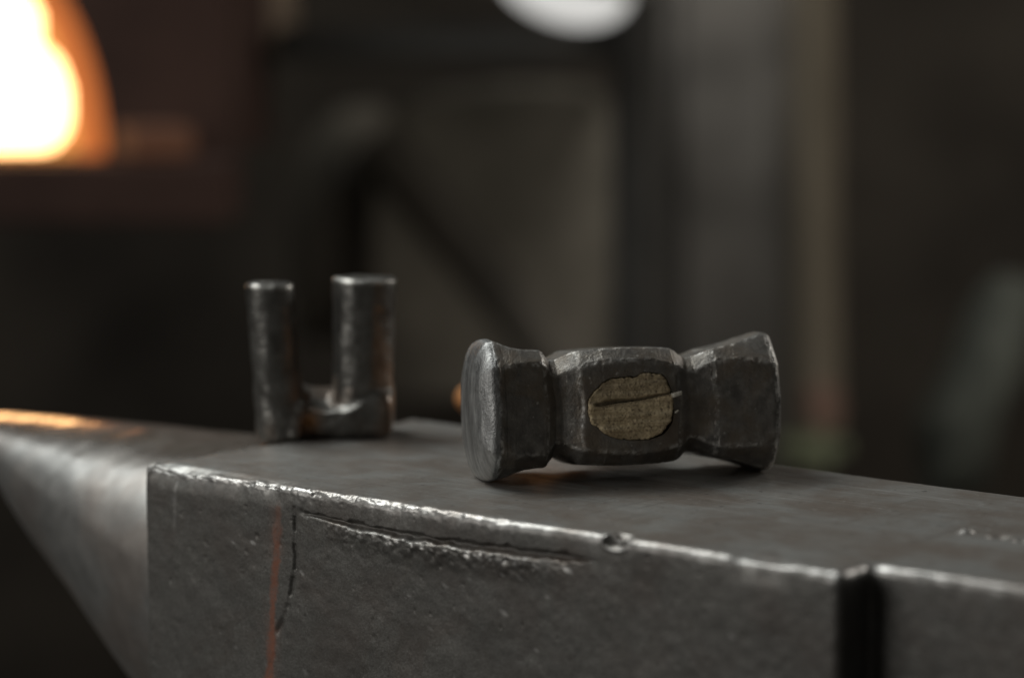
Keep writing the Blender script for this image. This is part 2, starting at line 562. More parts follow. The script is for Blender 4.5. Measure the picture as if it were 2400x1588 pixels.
    for (kx, kz, kr) in ((.175, -.0305, .0009), (.2017, -.0129, .0010), (.0825, -.0300, .0006), (.058, -.0225, .0007)):
        q = np.hypot((x - kx) / 2.0, z - kz + .25 * (x - kx)) / kr
        wear = np.maximum(wear, np.where(fm, np.clip(1.3 - q, 0, 1), 0))
    sd2, sf2, _ = seg_dist(x, z, [(.0172, -.0050), (.0166, -.0235)])
    wear = np.maximum(wear, np.where(fm, .42 * np.clip(1.3 - sd2 / .0008, 0, 1) * (.55 + .9 * vnoise(0 * x, 0 * x, z * 300, 57)), 0))
    for (kx, ky, kr) in ((.3017, .0763, .0030),):
        wear = np.maximum(wear, topm * .6 * np.clip(1.2 - np.hypot(x - kx, y - ky) / kr, 0, 1))
    rd, rf, _ = seg_dist(x + .0004 * vnoise(0 * x, 0 * x, z * 110, 61), z, [(.0708, -.0085), (.0690, -.035), (.0655, -.0706), (.0625, -.12)])
    rust = np.where(fm, np.clip(1.7 - rd / (.0014 + .0006 * rf + .0007 * vnoise(0 * x, 0 * x, z * 180, 63) + .0005 * fbm(x * 700, 0 * x, z * 700, 64, 2)), 0, 1) * (.45 + .5 * sstep(0, .25, rf)), 0)
    rust = np.maximum(rust, np.where(fm, .30 * np.exp(-(rd / .0035) ** 2) * np.clip(fbm(x * 160, 0 * x, z * 90, 65, 3) * 2 + .3, 0, 1), 0))
    keep = np.ones((n - 1, P.shape[1] - 1), bool)
    keep[~(full[:-1] & full[1:]), :n_top] = False       # no folded slivers at the corners
    me = grid_mesh("anvil_body", P, {"wear": np.clip(wear, 0, 1), "rust": np.clip(rust, 0, 1)}, flip=False, merge=2e-6, keep=keep)
    return me

def front_w(N):
    return np.clip(-N[..., 1], 0, 1)

body = link("body", build_anvil_body(), M_ANVIL, anvil)

def build_horn():
    n, m = 170, 160
    t = np.linspace(0, 1, n)
    t = 1 - (1 - t) ** 1.6
    LH = .212
    x = .004 - (LH + .004) * t
    s = np.clip((x + LH) / LH, 0, 1)
    w = .071 * np.clip(s, 0, 1) ** .72
    zt = -.0022 - .0065 * (1 - s) ** 2
    zb = np.interp(x, [-.212, -.2, -.1818, -.1646, -.1338, -.0876, -.05, -.02, .004],
                   [-.0080, -.0105, -.0180, -.032, -.059, -.091, -.119, -.141, -.152])
    k = np.ones(9) / 9
    zb = np.convolve(np.pad(zb, 4, mode='edge'), k, 'valid')
    th = np.linspace(0, 2 * np.pi, m, endpoint=False)
    P = np.zeros((n, m, 3))
    for i in range(n):
        thick = zt[i] - zb[i]
        up = thick * .27
        zw = zt[i] - up
        cs, sn = np.cos(th), np.sin(th)
        ne = np.where(sn > 0, 2.0, 2.0)
        yy = w[i] * np.sign(cs) * np.abs(cs) ** (2 / ne)
        zz = np.where(sn > 0, zw + up * np.abs(sn) ** (2 / ne), zw - (thick - up) * np.abs(sn) ** (2 / 2.0))
        P[i, :, 0] = x[i]
        P[i, :, 1] = .0745 + yy
        P[i, :, 2] = zz
    X, Y, Z = P[..., 0], P[..., 1], P[..., 2]
    dd = .0006 * fbm(X * 30, Y * 30, Z * 30, 71, 3) + .00015 * fbm(X * 160, Y * 160, Z * 160, 73, 3)
    P[..., 2] += dd * np.sign(np.sin(th))[None, :]
    P[..., 1] += dd * np.cos(th)[None, :]
    return grid_mesh("anvil_horn", P, None, wrap=True, merge=1e-6)

link("horn", build_horn(), M_HORN, anvil)

# waist and feet below the frame
bm = bmesh.new()
secs = [(-.119, .004, .40, .010, .140), (-.165, .05, .33, .022, .126), (-.205, .075, .29, .03, .118), (-.25, .055, .31, .02, .128),
        (-.285, -.01, .38, -.012, .160), (-.32, -.02, .39, -.018, .166)]
prev = None
for (z, x0, x1, y0, y1) in secs:
    vs = [bm.verts.new(v) for v in ((x0, y0, z), (x1, y0, z), (x1, y1, z), (x0, y1, z))]
    if prev:
        for k in range(4):
            bm.faces.new((prev[k], prev[(k + 1) % 4], vs[(k + 1) % 4], vs[k]))
    prev = vs
bm.faces.new(prev)
from_bm("foot", bm, M_ANVIL, anvil, smooth=False)

# ------------------------------------------------------------------ hammer
HAM = (-0.0106, 0.8492, 0.0)
HAM_YAW = math.radians(13.5)
ROLL = math.radians(-7.0)
hammer = empty("hammer", HAM, 0, "forged dark steel hammer lying on the anvil, wooden handle end showing in its eye", "hammer")
HM = Matrix.Rotation(HAM_YAW, 4, 'Z') @ Matrix.Translation((0, 0, .0252)) @ Matrix.Rotation(ROLL, 4, 'X')

KEY = [  # x, half y, half z, chamfer, roundness (mm)
    (0.0, 21.6, 25.0, 9.5, .30), (1.6, 21.9, 25.2, 9.5, .28), (4.0, 21.2, 24.2, 8.5, .18), (7.5, 20.3, 22.3, 6.2, .06),
    (12, 19.5, 21.0, 5.0, 0), (18.6, 18.6, 20.6, 4.6, 0), (20.0, 18.0, 19.9, 4.8, 0), (22.6, 15.9, 17.2, 5.2, .1), (25.0, 16.1, 17.4, 5.4, .1),
    (30.6, 18.3, 19.8, 5.2, 0), (32.4, 19.4, 20.2, 5.6, 0), (40, 20.1, 20.7, 4.6, 0), (50, 20.3, 20.9, 4.2, 0), (60, 20.1, 20.7, 4.6, 0),
    (66.5, 19.3, 20.1, 5.6, 0), (68.4, 18.2, 19.3, 5.0, 0), (72.0, 15.8, 16.9, 5.2, .1), (75.0, 16.0, 17.2, 5.0, .1),
    (80.6, 17.6, 18.9, 4.2, 0), (82.2, 18.0, 19.5, 4.2, 0), (90, 18.6, 20.8, 5.4, 0), (97, 19.2, 23.2, 8.5, .05), (102.5, 19.7, 25.2, 10.5, .3),
    (104.2, 19.3, 24.9, 10.5, .32), (105.2, 18.2, 23.9, 10.5, .35)]

def build_hammer_head():
    K = np.array(KEY)
    xs = np.unique(np.concatenate([np.arange(0, 105.2, .45), K[:, 0]]))
    par = np.stack([np.interp(xs, K[:, 0], K[:, c]) for c in range(1, 5)], 1)
    ker = np.array([1, 2, 3, 2, 1]) / 9.0
    for c in range(4):
        par[:, c] = np.convolve(np.pad(par[:, c], 2, mode='edge'), ker, 'valid')
    nside = [46, 16, 46, 16, 46, 16, 46, 16]
    rows, wearr, xrow = [], [], []
    cornerw = []
    def ring(hy, hz, c, w, smooth=2):
        cor = [(-hy, -hz + c), (-hy, hz - c), (-hy + c, hz), (hy - c, hz), (hy, hz - c), (hy, -hz + c), (hy - c, -hz), (-hy + c, -hz)]
        pts = []
        for k in range(8):
            a, b = np.array(cor[k]), np.array(cor[(k + 1) % 8])
            f = (np.arange(nside[k]) / nside[k])[:, None]
            pts.append(a + (b - a) * f)
        p = np.concatenate(pts)
        ang = np.arctan2(p[:, 1] / hz, p[:, 0] / hy)
        circ = np.stack([np.cos(ang) * hy, np.sin(ang) * hz], 1)
        p = p * (1 - w) + circ * w
        for _ in range(smooth):
            p = (np.roll(p, 1, 0) + 2 * p + np.roll(p, -1, 0)) / 4
        return p
    cidx = np.cumsum([0] + nside[:-1])
    tot = sum(nside)
    cw = np.zeros(tot)
    ii = np.arange(tot)
    for c in cidx:
        dd = np.minimum(abs(ii - c), tot - abs(ii - c))
        cw = np.maximum(cw, np.exp(-(dd / 1.5) ** 2))
    # domed striking face
    p0 = ring(*par[0])
    P, wr, pol = [], [], []
    for s in (0.001, .12, .25, .4, .55, .7, .82, .9, .95, .98):
        xx = -5.6 * (1 - s ** 3.6) ** .75
        P.append(np.column_stack([np.full(tot, xx), p0 * s])); wr.append(np.zeros(tot)); pol.append(np.ones(tot))
    ridge = {1.0: .0, 19.2: .55, 31.5: .8, 67.4: .7, 81.4: 1.3, 103.6: 1.5}
    for i, x in enumerate(xs):
        p = ring(*par[i])
        P.append(np.column_stack([np.full(tot, x), p]))
        rw = max(v * math.exp(-((x - k) / .7) ** 2) for k, v in ridge.items())
        w = np.maximum(rw, cw * (1 - par[i, 3]) * .75)
        if x < 3.2:
            w = np.full(tot, .75 * math.exp(-((x - 1.9) / .55) ** 2))
        wr.append(w); pol.append(np.full(tot, float(sstep(2.3, 1.5, x))))
    pe = ring(*par[-1])
    for s in (.97, .9, .7, .45, .2, .001):
        P.append(np.column_stack([np.full(tot, 105.2 + .8 * (1 - s ** 2)), pe * s])); wr.append(np.zeros(tot)); pol.append(np.full(tot, .6))
    P = np.array(P) / 1000.0
    wr, pol = np.array(wr), np.array(pol)
    x, y, z = P[..., 0], P[..., 1], P[..., 2]
    # unevenness (along the radial direction)
    r = np.hypot(y, z) + 1e-9
    dd = .00045 * fbm(x * 55, y * 55, z * 55, 81, 3) + .00012 * fbm(x * 260, y * 260, z * 260, 83, 3)
    ce = wr > .3
    dd -= np.where(ce, .0007 * np.clip(fbm(x * 380, y * 380, z * 380, 85, 2), -.1, 1), 0)
    P[..., 1] += y / r * dd
    P[..., 2] += z / r * dd
    # wandering ridge lines
    ex = sstep(.002, .008, x) * sstep(.1055, .10, x)
    P[..., 0] += .0011 * fbm(y * 60 + 3, z * 60, 0 * x, 87, 2) * (.35 + .65 * ex)
    wr = wr * np.clip(.55 + 1.3 * fbm(x * 240, y * 240, z * 240, 89, 3), 0, 1.4)
    return grid_mesh("hammer_head", P, {"wear": np.clip(wr, 0, 1), "polish": pol}, wrap=True, merge=1e-6)

head_me = build_hammer_head()
head = link("head", head_me, M_HAMMER, hammer)
head.matrix_local = HM

# outline of the handle end in the eye (mm, x along the head, z up)
EYE_C = 49.3
OUT = [(215, 740), (290, 640), (420, 505), (545, 440), (960, 418), (1000, 375), (1200, 368), (1375, 410), (1465, 590), (1490, 720), (1502, 900),
       (1455, 1100), (1300, 1300), (1060, 1375), (800, 1366), (560, 1330), (430, 1262), (330, 1160), (240, 1120), (210, 920)]
OUT = [((a - 860) / 42.86 / .972, (870 - b) / 42.86) for a, b in OUT]

def resample(pts, n):
    p = np.array(pts + [pts[0]])
    L = np.concatenate([[0], np.cumsum(np.hypot(*np.diff(p, axis=0).T))])
    s = np.linspace(0, L[-1], n, endpoint=False)
    return np.stack([np.interp(s, L, p[:, 0]), np.interp(s, L, p[:, 1])], 1)

OUTR = resample(OUT, 240)
for _ in range(3):
    OUTR = (np.roll(OUTR, 1, 0) + 2 * OUTR + np.roll(OUTR, -1, 0)) / 4

OUTR = OUTR + (.22 * vnoise(np.arange(240) * .35, 0, 0, 301) + .12 * vnoise(np.arange(240) * .9, 0, 0, 303))[:, None] * OUTR / np.hypot(*OUTR.T)[:, None]
# cut the eye: a little larger than the wood, with an open gap at the lower right
ang_ = np.arctan2(OUTR[:, 1], OUTR[:, 0])
CUTR = OUTR * (1 + (.25 + .95 * np.exp(-((ang_ + .55) / .42) ** 2)) / np.hypot(*OUTR.T))[:, None]
CUTR = np.array([CUTR[np.argmin(np.abs((ang_ - a + np.pi) % (2 * np.pi) - np.pi))] for a in np.linspace(0, 2 * np.pi, 240, endpoint=False)])
for _ in range(4):
    CUTR = (np.roll(CUTR, 1, 0) + 2 * CUTR + np.roll(CUTR, -1, 0)) / 4
cut = bmesh.new()
aa = np.linspace(0, 2 * np.pi, 96, endpoint=False)
ring0, ring1 = [], []
for a in aa:
    kk = int(round(a / (2 * math.pi) * 240)) % 240
    e0 = CUTR[kk]
    ux, uz = e0[0] + EYE_C, e0[1]
    ring0.append(cut.verts.new((ux / 1000, -.030, uz / 1000)))
    ring1.append(cut.verts.new((ux / 1000, .030, uz / 1000)))
for k in range(96):
    j = (k + 1) % 96
    cut.faces.new((ring0[k], ring0[j], ring1[j], ring1[k]))
cut.faces.new(ring0[::-1]); cut.faces.new(ring1)
bmesh.ops.recalc_face_normals(cut, faces=cut.faces)
cme = bpy.data.meshes.new("eye_cutter")
cut.to_mesh(cme); cut.free()
co = bpy.data.objects.new("eye_cutter", cme)
C.objects.link(co)
co.matrix_world = Matrix.Translation(HAM) @ HM
md = head.modifiers.new("eye", 'BOOLEAN')
md.operation = 'DIFFERENCE'; md.solver = 'EXACT'; md.object = co
bpy.context.view_layer.update()
dg = bpy.context.evaluated_depsgraph_get()
new = bpy.data.meshes.new_from_object(head.evaluated_get(dg), preserve_all_data_layers=True, depsgraph=dg)
head.modifiers.clear()
head.data = new
new.name = "hammer_head_with_eye"
bpy.data.objects.remove(co)
new.set_sharp_from_angle(angle=math.radians(50))

def build_handle():
    n = len(OUTR)
    rows, dark = [], []
    yf = -20.9
    slot = [(-11.0, .8), (-5.5, 1.6), (3.3, 2.3), (14.5, 4.0)]
    ker = []
    for s in np.concatenate([[.001], np.linspace(.03, 1, 60)]):
        q = OUTR * s
        X, Zz = q[:, 0], q[:, 1]
        yy = np.full(n, yf)
        zs = np.interp(X, [p[0] for p in slot], [p[1] for p in slot])
        up = Zz - zs
        yy += np.where(up > 0, 1.0, 0) * sstep(0, .8, up)                     # upper half sits deeper
        yy += 1.1 * sstep(2.6, .2, -up) * (up < 0) * sstep(-13, -6, X) * sstep(10.5, 8, X)   # strip of wedge below the slot
        wd = np.interp(X, [-13, -9, -5, 0, 14], [.6, 1.15, 1.0, .6, .5])
        sl = np.clip(1.3 - np.abs(up - .1) / wd, 0, 1) * sstep(-13.8, -12.6, X)
        yy += 1.7 * sl
        yy += .25 * fbm(X * .3, Zz * .3, 0 * X, 91, 2) + .13 * fbm(X * 1.7, Zz * 1.7, 0 * X, 93, 2)
        u = (X * .62 + Zz * -.78) if True else X                              # saw marks
        yy += .015 * np.sin(u * 6.2 + 2.2 * vnoise(X * .5, Zz * .5, 0 * X, 95)) * np.where(up > 0, .35, 1)
        yy += .45 * sstep(.95, 1.0, s) * np.clip(vnoise(np.arange(n) * .16, 0 * X, 0 * X, 97) + .2, 0, 1) + .5 * sstep(.96, 1., s)
        rows.append(np.column_stack([X + EYE_C, yy, Zz]))
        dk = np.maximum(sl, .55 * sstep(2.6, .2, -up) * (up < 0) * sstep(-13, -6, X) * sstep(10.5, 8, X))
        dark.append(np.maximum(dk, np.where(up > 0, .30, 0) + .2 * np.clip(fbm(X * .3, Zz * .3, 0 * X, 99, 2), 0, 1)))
    ang = np.arctan2(OUTR[:, 1], OUTR[:, 0])
    for (y, hx, hz) in ((-17, None, None), (-5, None, None), (15, 14.0, 11.0), (24, 13.5, 10.8), (40, 12.5, 10.2), (80, 12.2, 10.2), (120, 13.5, 10.8), (160, 14.2, 11.2),
                        (180, 13.2, 10.0), (203, 12.8, 9.4), (214, 12.6, 9.0), (222, 11.6, 8.0), (226, 9.4, 6.6), (228, 5.2, 4.0), (228.6, .1, .1)):
        if hx is None:
            q = OUTR * .995
        else:
            q = np.column_stack([np.cos(ang) * hx, np.sin(ang) * hz])
        rows.append(np.column_stack([q[:, 0] + EYE_C, np.full(n, float(y)), q[:, 1]]))
        dark.append(np.zeros(n) + .2)
    P = np.array(rows) / 1000.0
    return grid_mesh("hammer_handle", P, {"dark": np.clip(np.array(dark), 0, 1)}, wrap=True, flip=True, merge=1e-7)

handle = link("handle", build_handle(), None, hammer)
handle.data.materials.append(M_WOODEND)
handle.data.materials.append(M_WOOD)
for p in handle.data.polygons:
    if p.center.y > -.012:
        p.material_index = 1
handle.matrix_local = HM
# splintered wedge stub sticking out of the slot, and a splinter under it
M_CHIP = mat_plain("pale_splinter", (0.26, 0.24, 0.20), (0.42, 0.40, 0.34), 900, 0.6)
bm = box_bm(.0034, .0042, .0015, (0, 0, 0), .0003, 2)
for v in bm.verts:
    v.co.z += .0003 * math.sin(v.co.x * 2500) + v.co.x * .35
    v.co.y += .0004 * math.sin(v.co.x * 1900)
w = from_bm("wedge", bm, M_CHIP, handle)
w.location = ((EYE_C + 16.3) / 1000, -.0206, .0038)
bm = box_bm(.0016, .002, .0007, (0, 0, 0), .0002, 1, rot=(0, -.6, 0))
w2 = from_bm("splinter", bm, M_CHIP, handle)
w2.location = ((EYE_C + 16.4) / 1000, -.0204, -.0023)

# ------------------------------------------------------------------ two-pin bending fork
fork = empty("bending_fork", (-.0765, .950, 0), 0, "small steel bending fork with two upright round pins standing on the anvil behind the hammer", "blacksmith tool")
def pin(name, x0, y0, x1, y1, z0, z1, r0, r1, seed):
    n, m = 90, 64
    rows, wear, rust = [], [], []
    th = np.linspace(0, 2 * np.pi, m, endpoint=False)
    hs = np.concatenate([np.linspace(0, 1, n), [1.0] * 6])
    for i, h in enumerate(hs):
        z = z0 + (z1 - z0) * h
        r = r0 + (r1 - r0) * h
        k = max(0, i - n + 1)
        wv = np.zeros(m)
        if k:
            r = r * (1, .97, .93, .80, .4, .001)[k - 1]
            z = z + (0, .0004, .0007, .0009, .0010, .0010)[k - 1]
            wv += (1, .9, .7, .35, .2, .2)[k - 1] 
        elif i >= n - 2:
            wv += .7
        cx, cy = x0 + (x1 - x0) * h, y0 + (y1 - y0) * h
        px, py = np.cos(th), np.sin(th)
        rr = r + .0008 * fbm(px * 1.5, py * 1.5, z * 60 + 0 * px, seed, 3) + .00012 * fbm(px * 6, py * 6, z * 300 + 0 * px, seed + 5, 2)
        zz = z + (.0007 * fbm(px * 1.3, py * 1.3, 0 * px, seed + 9, 2) if i >= n - 3 else 0)
        rows.append(np.column_stack([cx + px * rr, cy + py * rr, np.full(m, z) + (zz - z)]))
        wear.append(wv * np.clip(.6 + fbm(px * 2.5, py * 2.5, 0 * px, seed + 3, 2), .1, 1))
        rust.append(np.zeros(m))
    me = grid_mesh(name, np.array(rows), {"wear": np.array(wear), "rust": np.array(rust)}, wrap=True, merge=1e-6)
    return link("pin", me, M_FORK, fork)
pin("pin_a", -.0145, -.0035, -.0188, -.0045, .0003, .0608, .0093, .0094, 101)
pin("pin_b", .0162, .0060, .0180, .0050, .0004, .0622, .0112, .0126, 131)

def fork_base():
    n, m = 60, 60
    # rounded block with a dished top between the pins
    bm = box_bm(.0540, .0300, .0180, (.0022, .006, .0092), 0, 1)
    bmesh.ops.subdivide_edges(bm, edges=bm.edges[:], cuts=40, use_grid_fill=True)
    bx, by, bz = .0270, .015, .009
    rb = .0042
    for v in bm.verts:
        p = v.co - Vector((.0022, .006, .0092))
        q = Vector((max(-bx + rb, min(bx - rb, p.x)), max(-by + rb, min(by - rb, p.y)), max(-bz + rb, min(bz - rb, p.z))))
        e = p - q
        if e.length > 1e-7:
            p = q + e.normalized() * rb
        v.co = p + Vector((.0022, .006, .0092))
    co = np.array([v.co[:] for v in bm.verts])
    x, y, z = co.T
    up = sstep(.009, .0175, z)
    dz = np.zeros(len(x))
    dz -= up * .0042 * sstep(.012, -.010, y)                     # front lower than back
    dz -= up * .0036 * np.exp(-((x - .004) / .010) ** 2) * np.exp(-((y - .001) / .009) ** 2)
    dz += up * (.0042 * sstep(.010, .026, x) + .0030 * sstep(-.004, -.014, x))
    dz += up * .0006 * fbm(x * 150, y * 150, z * 150, 151, 3)
    dy = .0018 * fbm(x * 90, y * 90, z * 90, 153, 3)
    for v, a, b in zip(bm.verts, dz, dy):
        v.co.z += a
        v.co.y += b
    # stubs of the pins run down into the block; everything is fused and smoothed into one forged collar
    for (x0, y0, r0, x1, y1, z1, r1) in ((-.0142, -.0032, .0106, -.0162, -.0038, .030, .0090), (.0160, .0058, .0122, .0166, .0057, .030, .0116)):
        r_ = []
        for h in np.linspace(0, 1, 12):
            r_.append([bm.verts.new((x0 + (x1 - x0) * h + math.cos(t) * (r0 + (r1 - r0) * h), y0 + (y1 - y0) * h + math.sin(t) * (r0 + (r1 - r0) * h), .0004 + (z1 - .0004) * h))
                       for t in np.linspace(0, 2 * math.pi, 40, endpoint=False)])
        for a, b in zip(r_[:-1], r_[1:]):
            for k in range(40):
                bm.faces.new((a[k], a[(k + 1) % 40], b[(k + 1) % 40], b[k]))
        bm.faces.new(r_[0][::-1]); bm.faces.new(r_[-1])
    for (bx_, by_, bz_, br_) in ((-.0085, -.0108, .003, .0036), (-.0078, -.0098, .008, .0034), (-.0070, -.0085, .013, .0032), (-.0055, -.0020, .0165, .0030)):
        bmesh.ops.create_icosphere(bm, subdivisions=2, radius=br_, matrix=Matrix.Translation((bx_, by_, bz_)))
    tm = bpy.data.meshes.new("fork_tmp")
    bm.to_mesh(tm); bm.free()
    to = bpy.data.objects.new("fork_tmp", tm)
    C.objects.link(to)
    rm = to.modifiers.new("r", 'REMESH'); rm.mode = 'VOXEL'; rm.voxel_size = .0007
    sm = to.modifiers.new("s", 'SMOOTH'); sm.factor = .5; sm.iterations = 22
    bpy.context.view_layer.update()
    dg = bpy.context.evaluated_depsgraph_get()
    me = bpy.data.meshes.new_from_object(to.evaluated_get(dg), depsgraph=dg)
    bpy.data.objects.remove(to)
    me.name = "fork_base"
    me.materials.clear()
    o = link("base", me, M_FORK, fork)
    co = np.empty(len(me.vertices) * 3); me.vertices.foreach_get("co", co); co = co.reshape(-1, 3)
    co[:, 1] += .0005 * fbm(co[:, 0] * 220, co[:, 1] * 220, co[:, 2] * 220, 163, 3)
    co[:, 2] += .0004 * fbm(co[:, 0] * 220, co[:, 1] * 220, co[:, 2] * 220, 165, 3) * (co[:, 2] > .006)
    co[:, 2] = np.maximum(co[:, 2], .0003)
    me.vertices.foreach_set("co", co.ravel()); me.update()
    co = np.empty(len(me.vertices) * 3); me.vertices.foreach_get("co", co); co = co.reshape(-1, 3)
    x, y, z = co.T
    rust = .9 * np.exp(-((x + .0035) / .0035) ** 2 - ((z - .007) / .0045) ** 2) * (y < 0) + .22 * np.clip(fbm(x * 110, y * 110, z * 110, 159, 2) * 2, 0, 1)
    wear = .08 * np.exp(-((z - .0128) / .0010) ** 2) * (y < -.002) * np.clip(.3 + fbm(x * 200, y * 200, z * 200, 157, 2), 0, 1)
    for nm, a in (("rust", rust), ("wear", wear)):
        at = me.attributes.new(nm, 'FLOAT', 'POINT')
        at.data.foreach_set("value", a.astype(np.float32))
fork_base()

def weld(name, pts, r, seed):
    bm = bmesh.new()
    for k, p in enumerate(pts):
        rr = r * (1 + .35 * random.uniform(-1, 1))
        g = bmesh.ops.create_icosphere(bm, subdivisions=3, radius=rr, matrix=Matrix.Translation(p) @ Matrix.Diagonal((1, 1, 1.15, 1)))
    o = from_bm(name, bm, M_FORK, fork)
    me = o.data
    co = np.empty(len(me.vertices) * 3); me.vertices.foreach_get("co", co); co = co.reshape(-1, 3)
    dd = .0005 * fbm(co[:, 0] * 500, co[:, 1] * 500, co[:, 2] * 500, seed, 2)
    co[:, 1] += dd
    me.vertices.foreach_set("co", co.ravel())
    at = me.attributes.new("wear", 'FLOAT', 'POINT')
    at.data.foreach_set("value", np.clip(.1 + .7 * fbm(co[:, 0] * 300, co[:, 1] * 300, co[:, 2] * 300, seed + 1, 2), 0, .25).astype(np.float32))
    at = me.attributes.new("rust", 'FLOAT', 'POINT')
    return o
weld("weld_bead", [(-.0092 + .0010 * math.sin(k * .9), -.0118 + k * .0003, .002 + k * .0017) for k in range(7)], .0015, 161)

# ------------------------------------------------------------------ gas forge (out of focus, left)
FORGE_Y = 2.20
M_SHELL = mat_plain("sooty_shell_fire_tint", (0.024, 0.0125, 0.0095), (0.040, 0.021, 0.0155), 9, 0.9)  # dark shell; its red-brown tint stands in for the fire's warm spill
M_BRICK = mat_plain("fire_brick", (0.20, 0.13, 0.085), (0.34, 0.24, 0.16), 30, 0.9)
M_FIREGLOW_BRICK = mat_emit("firelight_painted_brick", (1.0, 0.27, 0.06), 0.040)  # faint emission in place of firelight falling on the brick
M_HOTAPRON = mat_emit("warm_apron", (1.0, 0.30, 0.08), 0.006)
M_FIRE = mat_emit("hot_chamber", (1.0, 0.38, 0.09), 1.15)
M_FLAME = mat_emit("white_hot_flame", (1.0, 0.53, 0.22), 7.5)
M_LINER = mat_emit("glowing_liner", (1.0, 0.25, 0.045), 0.6)
forge = empty("forge", (-.500, FORGE_Y, .064), 0, "glowing forge with an arched white hot mouth in the left background", "forge")
AW, AH = .104, .180
def arch(w, h, n=40):
    a = np.linspace(0, math.pi, n)
    return [(w * math.cos(t), h * math.sin(t)) for t in a]
def arch_ring(bm, w0, h0, y0, w1, h1, y1):
    A = [bm.verts.new((x, y0, z)) for x, z in arch(w0, h0)]
    B = [bm.verts.new((x, y1, z)) for x, z in arch(w1, h1)]
    for k in range(len(A) - 1):
        bm.faces.new((A[k], A[k + 1], B[k + 1], B[k]))
    bm.faces.new((A[-1], A[0], B[0], B[-1]))
# shell: a closed box with the arched mouth opened in its front
bm = bmesh.new()
inner = [bm.verts.new((x, 0, z)) for x, z in arch(AW + .027, AH + .027)]
outer = []
for x, z in arch(AW + .027, AH + .027):
    t = math.atan2(z, x)
    sx, sz = .24, .30
    k = min(sx / max(1e-6, abs(math.cos(t))), sz / max(1e-6, abs(math.sin(t))))
    outer.append(bm.verts.new((k * math.cos(t), 0, k * math.sin(t))))
for k in range(len(inner) - 1):
    bm.faces.new((inner[k], inner[k + 1], outer[k + 1], outer[k]))
ob = [bm.verts.new((v.co.x, .42, v.co.z)) for v in outer]
for k in range(len(outer) - 1):
    bm.faces.new((outer[k], outer[k + 1], ob[k + 1], ob[k]))
bm.faces.new(ob)
bm.faces.new((outer[0], ob[0], ob[-1], outer[-1]))
from_bm("shell", bm, M_SHELL, forge, smooth=False)
bm = bmesh.new()
arch_ring(bm, AW + .027, AH + .027, 0, AW, AH, .0)
arch_ring(bm, AW, AH, 0, AW - .006, AH - .006, .05)
from_bm("liner", bm, M_LINER, forge)
bm = bmesh.new()
arch_ring(bm, AW - .006, AH - .006, .05, AW - .015, AH - .015, .30)
vs = [bm.verts.new((x, .30, z)) for x, z in arch(AW - .015, AH - .015)]
bm.faces.new(vs)
from_bm("chamber", bm, M_FIRE, forge)
bm = box_bm(.50, .16, .055, (.0, -.02, -.0285), .004, 2)
from_bm("shelf", bm, M_SHELL, forge, smooth=False)
bm = bmesh.new()
for k, (fx, fz, rx, rz) in enumerate(((-.02, .05, .064, .078), (.036, .044, .036, .054), (-.01, .10, .045, .065), (.018, .075, .030, .055), (-.05, .07, .04, .08), (.045, .028, .018, .026))):
    g = bmesh.ops.create_icosphere(bm, subdivisions=3, radius=1, matrix=Matrix.Translation((fx, .13 + .01 * (k % 3), fz)) @ Matrix.Diagonal((rx, .03, rz, 1)))
co = np.array([v.co[:] for v in bm.verts])
dn = fbm(co[:, 0] * 30, co[:, 1] * 30, co[:, 2] * 16, 201, 3)
for v, a in zip(bm.verts, dn):
    v.co.x += .020 * a * (.4 + v.co.z * 6)
    v.co.z = max(.002, v.co.z + .02 * a)
from_bm("flame", bm, M_FLAME, forge)
brick = from_bm("fire_brick", box_bm(.056, .08, .026, (0, 0, .013), .003, 2), M_FIREGLOW_BRICK, smooth=False)
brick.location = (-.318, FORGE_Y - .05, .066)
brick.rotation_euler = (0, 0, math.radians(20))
tag(brick, "pale brick set beside the glowing forge mouth, firelight put in as its own faint glow", "brick")

# ------------------------------------------------------------------ blurred workshop behind
def px(x, y, Y):
    """world point seen at photo pixel (x, y) of the 2400 wide picture at depth Y"""
    p = math.radians(6.5036)
    f = 85 / 36 * 2400
    u, v = (x - 1200) / f, -(y - 794) / f
    d = Vector((u, math.cos(p) + v * math.sin(p), -math.sin(p) + v * math.cos(p)))
    return Vector((0, 0, .1474)) + d * (Y / d.y)

def slab(name, pts, Y, thick, mat, label, cat, bevel=.004, seg=2):
    """a solid plate with the given outline (photo pixels at depth Y), with real thickness"""
    q = [px(x, y, Y) for x, y in pts]
    c = sum(q, Vector()) / len(q)
    bm = bmesh.new()
    A = [bm.verts.new(p - c) for p in q]
    B = [bm.verts.new(p - c + Vector((0, thick, 0))) for p in q]
    for k in range(len(q)):
        j = (k + 1) % len(q)
        bm.faces.new((A[k], A[j], B[j], B[k]))
    bm.faces.new(A); bm.faces.new(B)
    if bevel:
        bmesh.ops.bevel(bm, geom=bm.edges[:], offset=bevel, segments=seg, affect='EDGES')
    o = from_bm(name, bm, mat, smooth=seg > 2, sharp=35 if seg > 2 else None)
    o.location = c
    tag(o, label, cat)
    return o

def rod(name, a, b, r, mat, label, cat, taper=1.0, seg=24):
    a, b = Vector(a), Vector(b)
    d = b - a
    bm = bmesh.new()
    bmesh.ops.create_cone(bm, cap_ends=True, segments=seg, radius1=r, radius2=r * taper, depth=d.length)
    bmesh.ops.bevel(bm, geom=[e for e in bm.edges if e.is_boundary or len(e.link_faces) == 2 and e.calc_face_angle(0) > 1], offset=r * .08, segments=2, affect='EDGES')
    o = from_bm(name, bm, mat, smooth=True, sharp=40)
    o.location = (a + b) / 2
    o.rotation_euler = d.to_track_quat('Z', 'Y').to_euler()
    tag(o, label, cat)
    return o

